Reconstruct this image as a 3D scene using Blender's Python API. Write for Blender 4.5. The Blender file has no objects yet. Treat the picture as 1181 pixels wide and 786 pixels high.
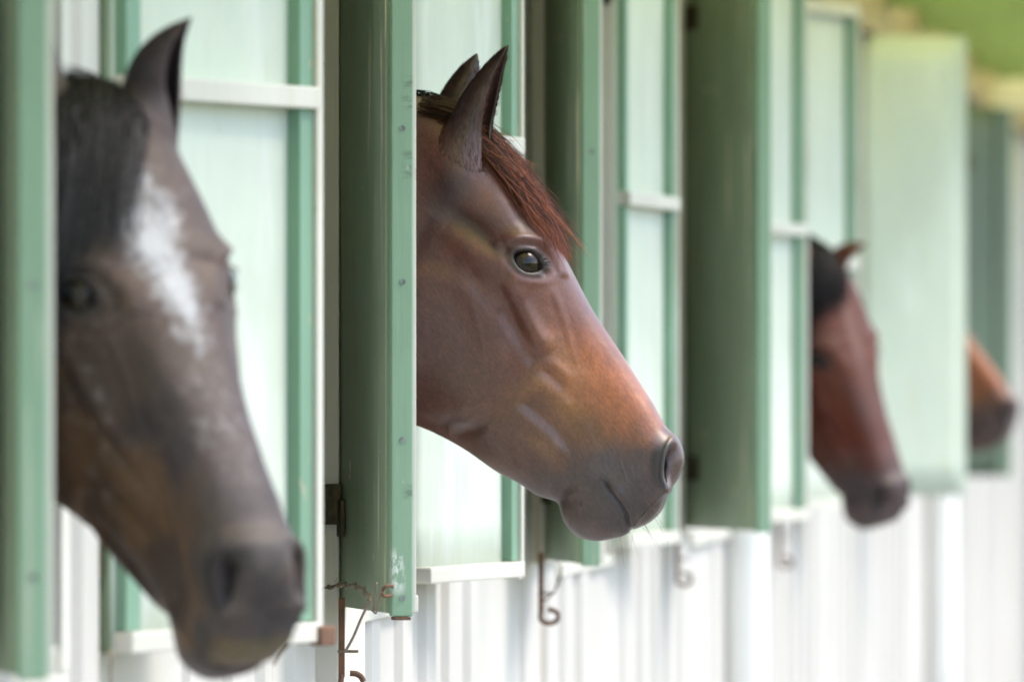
import bpy, bmesh, math, random
import numpy as np
from mathutils import Vector, Matrix

random.seed(7); np.random.seed(7)
sc = bpy.context.scene
COL = sc.collection
R = math.radians

# ------------------------------------------------------------------ materials
def new_mat(name):
    m = bpy.data.materials.new(name); m.use_nodes = True
    nt = m.node_tree; b = nt.nodes['Principled BSDF']
    return m, nt, b

def N(nt, t, **kw):
    n = nt.nodes.new(t)
    for k, v in kw.items():
        if k in n.inputs: n.inputs[k].default_value = v
        else: setattr(n, k, v)
    return n

def mixc(nt, fac, a, b, blend='MIX'):
    n = nt.nodes.new('ShaderNodeMix'); n.data_type = 'RGBA'; n.blend_type = blend
    for i, v in ((0, fac), (6, a), (7, b)):
        if hasattr(v, 'node'): nt.links.new(v, n.inputs[i])
        elif i == 0: n.inputs[0].default_value = v
        else: n.inputs[i].default_value = (*v[:3], 1)
    return n.outputs[2]

def ramp(nt, src, lo, hi):
    n = N(nt, 'ShaderNodeMapRange'); n.interpolation_type = 'SMOOTHSTEP'
    n.inputs[1].default_value = lo; n.inputs[2].default_value = hi
    nt.links.new(src, n.inputs[0]); return n.outputs[0]

def noise(nt, vec, scale, stretch=(1, 1, 1), detail=4, rough=.55, off=(0, 0, 0)):
    mp = N(nt, 'ShaderNodeMapping'); mp.inputs['Scale'].default_value = stretch
    mp.inputs['Location'].default_value = off
    nt.links.new(vec, mp.inputs[0])
    n = N(nt, 'ShaderNodeTexNoise'); n.inputs['Scale'].default_value = scale
    n.inputs['Detail'].default_value = detail; n.inputs['Roughness'].default_value = rough
    nt.links.new(mp.outputs[0], n.inputs['Vector']); return n.outputs['Fac']

def painted(name, base, var=.12, wood=(.45, .36, .24), chips=.0, dirt=(.25, .2, .1), dirt_amt=.2,
            rough=.5, grain=True, seed=0.0, wear=None, wear_amt=0.):
    """old brushed paint on boards: blotches, grain, thin vertical scratches and chips"""
    m, nt, b = new_mat(name); L = nt.links
    tc = N(nt, 'ShaderNodeTexCoord').outputs['Object']
    o = (seed, seed * 1.7, seed * .6)
    blot = noise(nt, tc, 3.0, (1, 1, .6), 5, .6, o)
    col = mixc(nt, ramp(nt, blot, .3, .7), tuple(c * (1 - var) for c in base), tuple(min(1, c * (1 + var * .7)) for c in base))
    if wear:
        w = noise(nt, tc, 9, (1, 1, .22), 6, .65, o)
        f = N(nt, 'ShaderNodeMath', operation='MULTIPLY'); L.new(ramp(nt, w, .48, .68), f.inputs[0]); f.inputs[1].default_value = wear_amt
        col = mixc(nt, f.outputs[0], col, wear)
    d = noise(nt, tc, 7, (1, 1, .14), 6, .7, (o[0] + 4, o[1], o[2]))
    f = N(nt, 'ShaderNodeMath', operation='MULTIPLY'); L.new(ramp(nt, d, .52, .75), f.inputs[0]); f.inputs[1].default_value = dirt_amt
    col = mixc(nt, f.outputs[0], col, dirt)
    if chips > 0:
        s = noise(nt, tc, 60, (1, 1, .035), 3, .6, (o[0], o[1] + 9, o[2]))
        s2 = noise(nt, tc, 5, (1, 1, .5), 2, .5, (o[0] + 2, o[1] + 3, o[2]))
        f1 = ramp(nt, s, .62, .67); f2 = ramp(nt, s2, .42, .55)
        mm = N(nt, 'ShaderNodeMath', operation='MULTIPLY'); L.new(f1, mm.inputs[0]); L.new(f2, mm.inputs[1])
        c = noise(nt, tc, 34, (1, 1, .55), 4, .6, (o[0] + 7, o[1], o[2] + 2))
        mx = N(nt, 'ShaderNodeMath', operation='MAXIMUM'); L.new(mm.outputs[0], mx.inputs[0]); L.new(ramp(nt, c, .69, .72), mx.inputs[1])
        f = N(nt, 'ShaderNodeMath', operation='MULTIPLY'); L.new(mx.outputs[0], f.inputs[0]); f.inputs[1].default_value = chips
        col = mixc(nt, f.outputs[0], col, wood)
    L.new(col, b.inputs['Base Color'])
    r = N(nt, 'ShaderNodeMapRange'); r.inputs[3].default_value = rough - .12; r.inputs[4].default_value = rough + .15
    L.new(blot, r.inputs[0]); L.new(r.outputs[0], b.inputs['Roughness'])
    g = noise(nt, tc, 55, (1, 1, .06 if grain else 1), 5, .6, o)
    bp = N(nt, 'ShaderNodeBump'); bp.inputs['Strength'].default_value = .25; bp.inputs['Distance'].default_value = .004
    L.new(g, bp.inputs['Height']); L.new(bp.outputs[0], b.inputs['Normal'])
    return m

M = {}
M['mint'] = painted('pale_mint_paint', (.555, .62, .535), .12, chips=.45, dirt=(.50, .52, .38), dirt_amt=.6, wear=(.66, .70, .67), wear_amt=.6, wood=(.45, .42, .3))
M['mint_plain'] = painted('mint_board_paint', (.54, .615, .515), .07, chips=.2, dirt=(.56, .60, .44), dirt_amt=.6, wear=(.68, .78, .71), wear_amt=.4, seed=3)
M['shaded_dark'] = painted('shaded_green_shutter_paint', (.075, .115, .075), .1, chips=.3, seed=21)  # darker copy of the outer green, shade put into the colour
M['green'] = painted('green_frame_paint', (.17, .31, .215), .12, chips=.45, dirt=(.3, .38, .26), dirt_amt=.35, seed=5, wear=(.3, .5, .38), wear_amt=.4)
M['edge'] = painted('green_edge_paint', (.215, .345, .237), .10, chips=.5, wood=(.5, .52, .42), dirt=(.30, .40, .30), dirt_amt=.3, seed=8)
M['dark'] = painted('dark_green_outer_paint', (.26, .345, .235), .15, chips=.85, wood=(.66, .62, .46), dirt=(.22, .24, .12), dirt_amt=.45, seed=11, wear=(.17, .23, .13), wear_amt=.5)
M['white'] = painted('white_trim_paint', (.60, .59, .53), .08, chips=.8, wood=(.42, .36, .25), dirt=(.42, .38, .26), dirt_amt=.5, seed=2)
M['wall'] = painted('white_ribbed_sheet_paint', (.575, .555, .52), .06, chips=.5, wood=(.5, .42, .33), dirt=(.58, .565, .52), dirt_amt=.4, rough=.45, grain=False, seed=6)
M['post'] = painted('lit_white_post_paint', (.84, .84, .82), .03, dirt=(.7, .68, .6), dirt_amt=.2, rough=.4, grain=False, seed=31)  # whiter than the wall, full light on the posts put into the colour
M['grey_board'] = painted('grey_board_paint', (.42, .42, .38), .12, chips=.5, wood=(.25, .2, .14), dirt=(.3, .28, .22), dirt_amt=.4, seed=14)
M['brown'] = painted('olive_brown_header', (.40, .31, .20), .15, dirt=(.12, .12, .06), dirt_amt=.4, seed=4)
M['cream'] = painted('cream_beam_paint', (.86, .83, .70), .04, dirt=(.7, .64, .45), dirt_amt=.3, seed=9)
M['soffit'] = painted('yellow_green_roof_sheet', (.64, .64, .34), .14, dirt=(.42, .50, .2), dirt_amt=.5, grain=False, seed=12)  # yellow-green bounce from the grass put into the sheet colour
def translucent_sheet(m, amt, tint):
    nt = m.node_tree; b = nt.nodes['Principled BSDF']; out = nt.nodes['Material Output']
    tr = N(nt, 'ShaderNodeBsdfTranslucent'); tr.inputs[0].default_value = (*tint, 1)
    mx = N(nt, 'ShaderNodeMixShader'); mx.inputs[0].default_value = amt
    nt.links.new(b.outputs[0], mx.inputs[1]); nt.links.new(tr.outputs[0], mx.inputs[2]); nt.links.new(mx.outputs[0], out.inputs[0])
translucent_sheet(M['soffit'], .75, (.95, .93, .56))  # translucency added to brighten the underside
M['rafter'] = painted('green_rafter_paint', (.26, .36, .16), .1, dirt=(.2, .24, .1), dirt_amt=.4, seed=13)
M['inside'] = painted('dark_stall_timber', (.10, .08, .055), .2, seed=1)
M['roof'] = painted('roof_sheet', (.32, .36, .33), .1, grain=False, seed=15)

def rusty(name, a=(.34, .13, .05), c=(.16, .09, .06), rough=.8, metal=.2):
    m, nt, b = new_mat(name); L = nt.links
    tc = N(nt, 'ShaderNodeTexCoord').outputs['Object']
    n = noise(nt, tc, 70, (1, 1, .5), 5, .65)
    L.new(mixc(nt, ramp(nt, n, .35, .65), a, c), b.inputs['Base Color'])
    b.inputs['Roughness'].default_value = rough; b.inputs['Metallic'].default_value = metal
    bp = N(nt, 'ShaderNodeBump'); bp.inputs['Strength'].default_value = .4; bp.inputs['Distance'].default_value = .002
    L.new(n, bp.inputs['Height']); L.new(bp.outputs[0], b.inputs['Normal'])
    return m
M['rust'] = rusty('brown_rust', (.21, .10, .055), (.12, .07, .05))
M['wire'] = rusty('dull_wire', (.17, .15, .12), (.26, .19, .13), .55, .5)
M['hinge'] = rusty('dark_hinge_iron', (.045, .04, .02), (.09, .07, .03), .7, .3)
M['screw'] = rusty('screw_zinc', (.30, .33, .31), (.12, .13, .12), .4, .7)

def ground_mat(name, a, c, scale):
    m, nt, b = new_mat(name); L = nt.links
    tc = N(nt, 'ShaderNodeTexCoord').outputs['Object']
    n = noise(nt, tc, scale, (1, 1, 1), 8, .65); n2 = noise(nt, tc, scale * 30, (1, 1, 1), 4, .6)
    col = mixc(nt, ramp(nt, n, .3, .7), a, c)
    L.new(mixc(nt, ramp(nt, n2, .2, .8), col, tuple(x * .6 for x in a)), b.inputs['Base Color'])
    b.inputs['Roughness'].default_value = .95
    bp = N(nt, 'ShaderNodeBump'); bp.inputs['Strength'].default_value = .6; bp.inputs['Distance'].default_value = .02
    L.new(n2, bp.inputs['Height']); L.new(bp.outputs[0], b.inputs['Normal'])
    return m
M['grass'] = ground_mat('grass_ground', (.085, .13, .035), (.15, .17, .06), .6)
M['gravel'] = ground_mat('pale_gravel', (.30, .29, .28), (.40, .38, .36), 1.2)

def coat_mat(name, rough, spec):
    m, nt, b = new_mat(name); L = nt.links
    at = N(nt, 'ShaderNodeAttribute'); at.attribute_name = 'coat'
    tc = N(nt, 'ShaderNodeTexCoord').outputs['Object']
    fl = N(nt, 'ShaderNodeAttribute'); fl.attribute_name = 'flow'
    h = noise(nt, fl.outputs['Vector'], 430, (.30, 1, 1), 3, .7)
    h0 = noise(nt, fl.outputs['Vector'], 260, (.14, 1, 1), 3, .6)
    h2 = noise(nt, tc, 45, (1, 1, .7), 5, .65)
    c1 = mixc(nt, ramp(nt, h, .25, .75), (.74, .74, .74), (1.26, 1.26, 1.26))
    col = mixc(nt, 1.0, at.outputs['Color'], c1, 'MULTIPLY')
    c2 = mixc(nt, ramp(nt, h2, .3, .7), (.9, .9, .92), (1.1, 1.08, 1.05))
    col = mixc(nt, 1.0, col, c2, 'MULTIPLY')
    c3 = mixc(nt, ramp(nt, h0, .3, .7), (.91, .91, .92), (1.09, 1.08, 1.07))
    col = mixc(nt, 1.0, col, c3, 'MULTIPLY')
    L.new(col, b.inputs['Base Color'])
    rr = N(nt, 'ShaderNodeMapRange'); rr.inputs[3].default_value = rough - .05; rr.inputs[4].default_value = rough + .14
    L.new(h, rr.inputs[0]); L.new(rr.outputs[0], b.inputs['Roughness'])
    b.inputs['Specular IOR Level'].default_value = spec
    b.inputs['Sheen Weight'].default_value = .05; b.inputs['Sheen Roughness'].default_value = .4
    b.inputs['Sheen Tint'].default_value = (.8, .75, .9, 1)
    bp = N(nt, 'ShaderNodeBump'); bp.inputs['Strength'].default_value = .22; bp.inputs['Distance'].default_value = .0008
    hm = N(nt, 'ShaderNodeMath', operation='ADD'); L.new(h, hm.inputs[0]); hm.inputs[1].default_value = 0
    L.new(hm.outputs[0], bp.inputs['Height']); L.new(bp.outputs[0], b.inputs['Normal'])
    return m
M['coat'] = coat_mat('glossy_bay_coat', .37, .66)
M['dull'] = coat_mat('dull_dark_coat', .52, .35)

def hair_mat(name):
    m, nt, b = new_mat(name); L = nt.links
    at = N(nt, 'ShaderNodeAttribute'); at.attribute_name = 'coat'
    L.new(at.outputs['Color'], b.inputs['Base Color'])
    b.inputs['Roughness'].default_value = .42; b.inputs['Specular IOR Level'].default_value = .5
    b.inputs['Transmission Weight'].default_value = 0
    b.inputs['Subsurface Weight'].default_value = .0
    tr = N(nt, 'ShaderNodeBsdfTranslucent'); L.new(at.outputs['Color'], tr.inputs[0])
    mx = N(nt, 'ShaderNodeMixShader'); mx.inputs[0].default_value = .5
    out = nt.nodes['Material Output']
    L.new(b.outputs[0], mx.inputs[1]); L.new(tr.outputs[0], mx.inputs[2]); L.new(mx.outputs[0], out.inputs[0])
    return m
M['hair'] = hair_mat('horse_hair')

def eye_mat():
    m, nt, b = new_mat('horse_eye'); L = nt.links
    at = N(nt, 'ShaderNodeAttribute'); at.attribute_name = 'coat'
    L.new(at.outputs['Color'], b.inputs['Base Color'])
    b.inputs['Roughness'].default_value = .06; b.inputs['Coat Weight'].default_value = 0
    b.inputs['Coat Roughness'].default_value = .02; b.inputs['IOR'].default_value = 1.45
    return m
M['eye'] = eye_mat()

# ------------------------------------------------------------------ helpers
def link(o, parent=None):
    COL.objects.link(o)
    if parent is not None: o.parent = parent
    return o

def obj(name, bm, mats, parent=None, smooth=False, loc=None, rotz=None):
    bmesh.ops.recalc_face_normals(bm, faces=bm.faces)
    me = bpy.data.meshes.new(name); bm.to_mesh(me); bm.free()
    if not isinstance(mats, (list, tuple)): mats = [mats]
    for m in mats: me.materials.append(m)
    if smooth:
        for p in me.polygons: p.use_smooth = True
    o = link(bpy.data.objects.new(name, me), parent)
    if loc is not None: o.location = loc
    if rotz is not None: o.rotation_euler = (0, 0, rotz)
    return o

def box(bm, x0, x1, y0, y1, z0, z1, bev=0.0, mi=0):
    b2 = bmesh.new()
    vs = [b2.verts.new((x, y, z)) for x in (x0, x1) for y in (y0, y1) for z in (z0, z1)]
    for f in ((0, 1, 3, 2), (4, 6, 7, 5), (0, 4, 5, 1), (2, 3, 7, 6), (0, 2, 6, 4), (1, 5, 7, 3)):
        b2.faces.new([vs[i] for i in f])
    bmesh.ops.recalc_face_normals(b2, faces=b2.faces)
    if bev > 0:
        bmesh.ops.bevel(b2, geom=list(b2.edges), offset=bev, segments=2, affect='EDGES', profile=.6)
    mp = {v: bm.verts.new(v.co) for v in b2.verts}
    for f in b2.faces:
        nf = bm.faces.new([mp[v] for v in f.verts]); nf.material_index = mi
    b2.free()

def tube(bm, pts, r, seg=8, cap=True):
    pts = [Vector(p) for p in pts]; n = len(pts); rings = []
    up = Vector((0, 0, 1))
    for i, p in enumerate(pts):
        d = (pts[min(i + 1, n - 1)] - pts[max(i - 1, 0)]).normalized()
        a = d.cross(up)
        if a.length < 1e-3: a = d.cross(Vector((1, 0, 0)))
        a.normalize(); c = d.cross(a).normalized()
        rr = r[i] if isinstance(r, (list, tuple)) else r
        rings.append([bm.verts.new(p + rr * (math.cos(2 * math.pi * k / seg) * a + math.sin(2 * math.pi * k / seg) * c)) for k in range(seg)])
        up = c if False else up
    for i in range(n - 1):
        for k in range(seg):
            bm.faces.new((rings[i][k], rings[i][(k + 1) % seg], rings[i + 1][(k + 1) % seg], rings[i + 1][k]))
    if cap:
        bm.faces.new(rings[0][::-1]); bm.faces.new(rings[-1])

def smooth_path(pts, n=8):
    """Catmull-Rom through the points"""
    P = [np.array(p, float) for p in pts]; P = [2 * P[0] - P[1]] + P + [2 * P[-1] - P[-2]]
    out = []
    for i in range(1, len(P) - 2):
        for k in range(n):
            t = k / n; a, b, c, d = P[i - 1:i + 3]
            out.append(.5 * ((2 * b) + (c - a) * t + (2 * a - 5 * b + 4 * c - d) * t * t + (-a + 3 * b - 3 * c + d) * t ** 3))
    out.append(P[-2]); return [tuple(p) for p in out]

def empty(name, loc, rotz=0, parent=None):
    o = bpy.data.objects.new(name, None); o.empty_display_size = .2
    o.location = loc; o.rotation_euler = (0, 0, rotz); return link(o, parent)

def tag(o, label=None, cat=None, group=None, kind=None):
    if label: o['label'] = label
    if cat: o['category'] = cat
    if group: o['group'] = group
    if kind: o['kind'] = kind
    return o

# ------------------------------------------------------------------ camera
F = 9514.0                    # focal length in photo pixels (290 mm on a 36 mm sensor)
HC = 1.5                      # eye height
HY = 441.0                    # horizon row in the photo
def at(px, py, y): return ((px - 590.5) * y / F, y, HC + (HY - py) * y / F)

cam = bpy.data.cameras.new('camera'); cam.lens = 290; cam.sensor_width = 36
cam.shift_y = (HY - 393) / 1181; cam.clip_end = 2000
cam.dof.use_dof = True; cam.dof.focus_distance = 11.9; cam.dof.aperture_fstop = 6.0
co = link(bpy.data.objects.new('camera', cam)); co.location = (0, 0, HC); co.rotation_euler = (R(90), 0, 0)
sc.camera = co

# ------------------------------------------------------------------ light
w = bpy.data.worlds.new('World'); sc.world = w; w.use_nodes = True
nt = w.node_tree; bg = nt.nodes['Background']
sky = nt.nodes.new('ShaderNodeTexSky'); sky.sky_type = 'NISHITA'; sky.sun_disc = False
SUN_EL, SUN_AZ = 58.0, 85.0        # azimuth from +Y (view direction) towards +X (right)
sky.sun_elevation = R(SUN_EL); sky.sun_rotation = R(SUN_AZ)
sky.air_density = 1.0; sky.dust_density = 2.0
nt.links.new(sky.outputs[0], bg.inputs[0]); bg.inputs[1].default_value = .125
sl = bpy.data.lights.new('sun', 'SUN'); sl.energy = 1.06; sl.angle = R(26); sl.color = (1, .93, .82)
so = link(bpy.data.objects.new('sun', sl))
sd = Vector((math.sin(R(SUN_AZ)) * math.cos(R(SUN_EL)), math.cos(R(SUN_AZ)) * math.cos(R(SUN_EL)), math.sin(R(SUN_EL))))
so.rotation_euler = sd.to_track_quat('Z', 'Y').to_euler(); so.location = (20, 30, 40)
sc.view_settings.view_transform = 'Standard'; sc.view_settings.look = 'None'
sc.view_settings.exposure = 1.80; sc.view_settings.gamma = 1; sc.view_settings.use_curve_mapping = False

# ------------------------------------------------------------------ ground
bm = bmesh.new(); v = [bm.verts.new(p) for p in ((-600, -600, 0), (600, -600, 0), (600, 600, 0), (-600, 600, 0))]; bm.faces.new(v)
tag(obj('grass_ground', bm, M['grass']), kind='structure')

# ------------------------------------------------------------------ the stable
SL, X0 = .108, -1.553
TH = -math.atan(SL); CS = math.cos(TH)
def wx(y): return X0 + SL * y
stable = empty('stable_building', (X0, 0, 0), TH)
tag(stable, 'long white ribbed stable with open green shutters, horses looking out', 'stable')
MI = (Matrix.Translation((X0, 0, 0)) @ Matrix.Rotation(TH, 4, 'Z')).inverted()
def loc_of(p): return MI @ Vector(p)

SILL, HEAD, TOP = 1.20, 2.455, 2.70
wins = [(8.70, 9.44), (12.11, 12.76), (15.08, 16.05), (17.95, 19.0), (19.93, 20.75), (23.40, 24.40), (28.30, 29.3)]
Y_A, Y_B = 1.0, 34.0
def Ly(y): return y / CS
# wall sheet: ribs below the sills and between the windows
bm = bmesh.new()
def ribbed(y0, y1, z0, z1):
    a, b = Ly(y0), Ly(y1); P = .31; prof = []
    yy = a; prof.append((0, a))
    k = math.floor(a / P)
    while True:
        c = k * P; k += 1
        rib = ((k * 7919) % 13)
        if rib < 4: sec = ()
        elif rib < 6: sec = ((.01, 0), (.018, .010), (.12, .010), (.13, 0))
        else: sec = ((.06, 0), (.070, .013), (.19, .013), (.20, 0))
        for dy, dx in sec:
            y = c + dy
            if a < y < b: prof.append((dx, y))
        if c > b: break
    prof.append((0, b))
    v0 = [bm.verts.new((x, y, z0)) for x, y in prof]; v1 = [bm.verts.new((x, y, z1)) for x, y in prof]
    for i in range(len(prof) - 1): bm.faces.new((v0[i], v0[i + 1], v1[i + 1], v1[i]))
ribbed(Y_A, Y_B, 0, SILL)
e = Y_A
for a, b in wins: ribbed(e, a, SILL, HEAD); e = b
ribbed(e, Y_B, SILL, HEAD); ribbed(Y_A, Y_B, HEAD, TOP)
me_o = obj('wall', bm, M['wall'], stable)
# inner shell so the stalls are dark rooms
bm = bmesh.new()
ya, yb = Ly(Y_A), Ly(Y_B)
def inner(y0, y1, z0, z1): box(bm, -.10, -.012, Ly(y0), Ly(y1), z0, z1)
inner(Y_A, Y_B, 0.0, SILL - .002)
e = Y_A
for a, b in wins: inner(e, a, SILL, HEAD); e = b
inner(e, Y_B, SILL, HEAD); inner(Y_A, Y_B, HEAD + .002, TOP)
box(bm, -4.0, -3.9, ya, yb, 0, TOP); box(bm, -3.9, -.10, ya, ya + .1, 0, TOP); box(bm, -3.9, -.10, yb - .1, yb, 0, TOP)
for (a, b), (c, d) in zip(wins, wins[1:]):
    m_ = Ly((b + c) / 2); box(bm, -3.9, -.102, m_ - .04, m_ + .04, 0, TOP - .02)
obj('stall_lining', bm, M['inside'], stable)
# window frames
for a, b in wins:
    bm = bmesh.new(); a_, b_ = Ly(a), Ly(b)
    box(bm, -.10, .019, a_ - .055, a_ - .002, SILL - .03, HEAD + .03, .003)
    box(bm, -.10, .019, b_ + .002, b_ + .055, SILL - .03, HEAD + .03, .003)
    box(bm, -.09, .016, a_ - .055, b_ + .055, SILL - .055, SILL - .033, .003)
    obj('window_frame', bm, M['white'], stable)
# battens that carry the hinges of the near shutters
for px0, px1, y in ((364, 391, 11.78), (603, 629, 14.67), (772, 789, 17.46)):
    xa, xb = (px0 - 590.5) * y / F, (px1 - 590.5) * y / F
    p = loc_of((xb, y, 0)); bm = bmesh.new(); box(bm, -.004, p.x, p.y, p.y + (.30 if y < 17 else .34), SILL - (.16 if y < 12 else .02), HEAD + .02, .003)
    bt = obj('batten', bm, M['white'], stable)
    for py_ in (581, -120) if y < 12 else ():
        zc = at(0, py_, y)[2]; bm = bmesh.new(); box(bm, p.x - .030, p.x + .004, p.y - .007, p.y - .001, zc - .029, zc + .029, .001)
        obj('hinge', bm, M['hinge'], bt)
# header, roof, rafters
bm = bmesh.new(); box(bm, .016, .06, ya, yb, HEAD + .035, TOP - .004, .004)
obj('header_board', bm, M['brown'], stable)
OV, DROP = .75, .08
bm = bmesh.new()
pr = [(-4.1, TOP + .55), (0, TOP), (OV, TOP - DROP), (OV, TOP - DROP + .02), (0, TOP + .022), (-4.1, TOP + .572)]
v0 = [bm.verts.new((x, ya - .3, z)) for x, z in pr]; v1 = [bm.verts.new((x, yb + .4, z)) for x, z in pr]
for i in range(6):
    j = (i + 1) % 6; f = bm.faces.new((v0[i], v0[j], v1[j], v1[i])); f.material_index = 0 if i in (1, 3) else 1
bm.faces.new(v0[::-1]).material_index = 1; bm.faces.new(v1).material_index = 1
obj('roof', bm, [M['soffit'], M['roof']], stable)
y = 1.5
while y < 34:
    bm = bmesh.new(); t = DROP / OV
    vs = []
    for x in (.062, OV - .02):
        for dy in (-.03, .03):
            for dz in (-.105, -.004): vs.append(bm.verts.new((x, Ly(y) + dy, TOP - t * x + dz)))
    for f in ((0, 1, 3, 2), (4, 6, 7, 5), (0, 4, 5, 1), (2, 3, 7, 6), (0, 2, 6, 4), (1, 5, 7, 3)): bm.faces.new([vs[i] for i in f])
    obj('rafter', bm, M['rafter'], stable); y += 1.6
# cream tie beam
bm = bmesh.new(); box(bm, .02, OV - .1, Ly(30.0) - .06, Ly(30.0) + .06, 2.495, 2.60, .006)
obj('tie_beam', bm, M['cream'], stable)
# round white posts standing against the wall
for px, y in ((860, 18.9), (1086, 26.7)):
    x = (px - 590.5) * y / F; p = loc_of((x, y, 0)); bm = bmesh.new()
    tube(bm, [(0, 0, z) for z in (0, .6, 1.2, 1.8, 2.5)], .052, 24)
    o = obj('post', bm, M['post'], stable, True, (p.x, p.y, 0)); tag(o, 'round white post against the ribbed wall')
# eaves posts out of sight line keep the overhang up on the far side
# ------------------------------------------------------------------ shutters
def shutter(hinge, free, z0, z1, kind, label, screws=(), warp=False, rails=(), plain=False, stiles=(0, 1), omat='dark'):
    """hinge/free: world (x, y). near: outer side to the viewer (local -y); far: inner side to the viewer (local -y)"""
    hx, hy = hinge; fx, fy = free
    w_ = math.hypot(fx - hx, fy - hy); ang = math.atan2(fy - hy, fx - hx)
    T = .028; h = z1 - z0
    p = loc_of((hx, hy, 0))
    root = empty('shutter', (p.x, p.y, z0), ang - TH, stable); tag(root, label)
    if kind == 'near':
        so_, si = -1, 1          # outer -y, inner +y
    else:
        so_, si = 1, -1
    bm = bmesh.new()
    # board sheet, outer face material dark or mint, inner mint ; slight random warp
    nx, nz = 10, 14
    def warpf(u, z): return .0035 * math.sin(3.1 * u / w_ + 1.3 * z + hx * 9) * math.sin(2.2 * z + hy)
    grid = {}
    for s, yy in ((0, -T / 2 if so_ < 0 else -T / 2 + .012), (1, T / 2 if so_ > 0 else T / 2 - .012)):
        for i in range(nx + 1):
            for j in range(nz + 1):
                u = .002 + (w_ - .022) * i / nx; z = h * j / nz
                grid[s, i, j] = bm.verts.new((u, yy + warpf(u, z) * .6, z))
    for i in range(nx):
        for j in range(nz):
            for s in (0, 1):
                f = bm.faces.new([grid[s, i, j], grid[s, i + 1, j], grid[s, i + 1, j + 1], grid[s, i, j + 1]][:: 1 if s else -1])
                outer = (s == 0) == (so_ < 0)
                f.material_index = (0 if outer else 1)
    for i in range(nx):
        for j, q in ((0, 0), (nz, 1)): bm.faces.new((grid[0, i, j], grid[0, i + 1, j], grid[1, i + 1, j], grid[1, i, j]))
    for j in range(nz):
        for i in (0, nx): bm.faces.new((grid[0, i, j], grid[0, i, j + 1], grid[1, i, j + 1], grid[1, i, j]))
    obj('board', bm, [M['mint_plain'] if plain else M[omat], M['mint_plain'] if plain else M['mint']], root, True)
    # edge strip on the free edge
    if plain:
        bm = bmesh.new(); box(bm, w_ - .0195, w_, -T / 2, T / 2, .0, h, .003); obj('edge_strip', bm, M['mint_plain'], root)
        return root
    bm = bmesh.new()
    box(bm, w_ - .0195, w_, -T / 2 - .001, T / 2 + .001, -.004, h, .0025)
    obj('edge_strip', bm, M['edge'] if kind == 'near' else M['white'], root)
    # inner frame: stiles green, thin white border strip, white rails
    yi = lambda a, b: (min(si * a, si * b), max(si * a, si * b))
    pr0 = T / 2 - .012
    for u0, u1 in [((.012, .048), (w_ - .068, w_ - .034))[q_] for q_ in stiles]:
        bm = bmesh.new(); a, b = yi(pr0 - .004, T / 2 + .004); box(bm, u0, u1, a, b, .026, h - .03, .002)
        obj('stile', bm, M['green'], root)
    bm = bmesh.new(); a, b = yi(pr0 - .004, T / 2 + .010); box(bm, w_ - .0335, w_ - .02, a, b, .0, h, .0025)
    obj('border_strip', bm, M['white'], root)
    for z, hh in ((0.0, .025), (h - .029, .029)) + tuple((r_ - z0, .027) for r_ in rails):
        bm = bmesh.new(); a, b = yi(pr0 - .002, T / 2 + .016); box(bm, .006, w_ - .034, a, b, z, z + hh, .003)
        obj('rail', bm, M['white'], root)
    if kind == 'near':
        bm = bmesh.new(); box(bm, w_ - .105, w_ - .021, -T / 2 - .006, -T / 2 + .003, .001, h - .001, .0015)
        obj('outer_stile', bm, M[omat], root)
    for z in (.10, h - .22):
        bm = bmesh.new(); s = -1 if kind == 'near' else 1
        box(bm, -.035, .11, *( (-T/2 - .007, -T/2 - .001) if kind == 'near' else (T/2 + .001, T/2 + .007)), z, z + .052, .001)
        tube(bm, [(-.006, s * T / 2, z - .008), (-.006, s * T / 2, z + .06)], .009, 10)
        obj('hinge', bm, M['hinge'], root)
    for z in screws:
        bm = bmesh.new()
        tube(bm, [(w_ - .001, 0, z - z0), (w_ + .0012, 0, z - z0)], .0042, 14)
        box(bm, w_ + .0006, w_ + .0016, -.0026, .0026, z - z0 - .0006, z - z0 + .0006)
        obj('screw', bm, M['screw'], root)
    return root

D = .322
ZB, ZT = HC - D, HC + .965
s1 = shutter((wx(8.95) + .012, 8.95), at(38, 0, 8.5)[:2], HC - .303, ZT, 'near', 'out of focus near shutter cut off by the left edge of the photo', (1.3, 1.6, 1.9))
s1b = shutter((wx(9.755) + .022, 9.755), (at(361, 0, 10.22)[0], 10.22), HC - .32, ZT, 'far', 'mint shutter with white rail behind the dark horse with the blaze', rails=(HC + .337,))
s2 = shutter((at(393, 0, 11.86)[0], 11.86), at(464, 0, 11.42)[:2], HC - .3195, ZT, 'near', 'sharp near shutter with scratched green edge and rusty wire, left of the brown horse', tuple(at(0, q, 11.42)[2] for q in (148, 325, 507, 689)))
s2b = shutter((wx(12.76) + .02, 12.76), at(593, 0, 13.25)[:2], HC - .311, ZT, 'far', 'mint shutter right behind the sharp brown horse', rails=(HC + .365,), stiles=(1,))
s3 = shutter((at(632, 0, 14.72)[0], 14.72), at(682, 0, 14.30)[:2], HC - .314, ZT, 'near', 'dark green near shutter behind the nose of the sharp brown horse', (1.5, 1.9))
s3b = shutter((wx(16.05) + .02, 16.05), at(772, 0, 16.62)[:2], ZB, ZT, 'far', 'narrow looking mint shutter with white rail, right of the brown nose', rails=(HC + .345,))
s4 = shutter((at(791, 0, 17.52)[0], 17.52), at(882, 0, 17.10)[:2], HC - .307, ZT, 'near', 'wide dark green shutter in the middle of the right half')
s4b = shutter((wx(19.0) + .02, 19.0), at(924, 0, 19.45)[:2], ZB, ZT, 'far', 'thin mint shutter beside the wide dark green one', rails=(HC + .345,))
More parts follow.
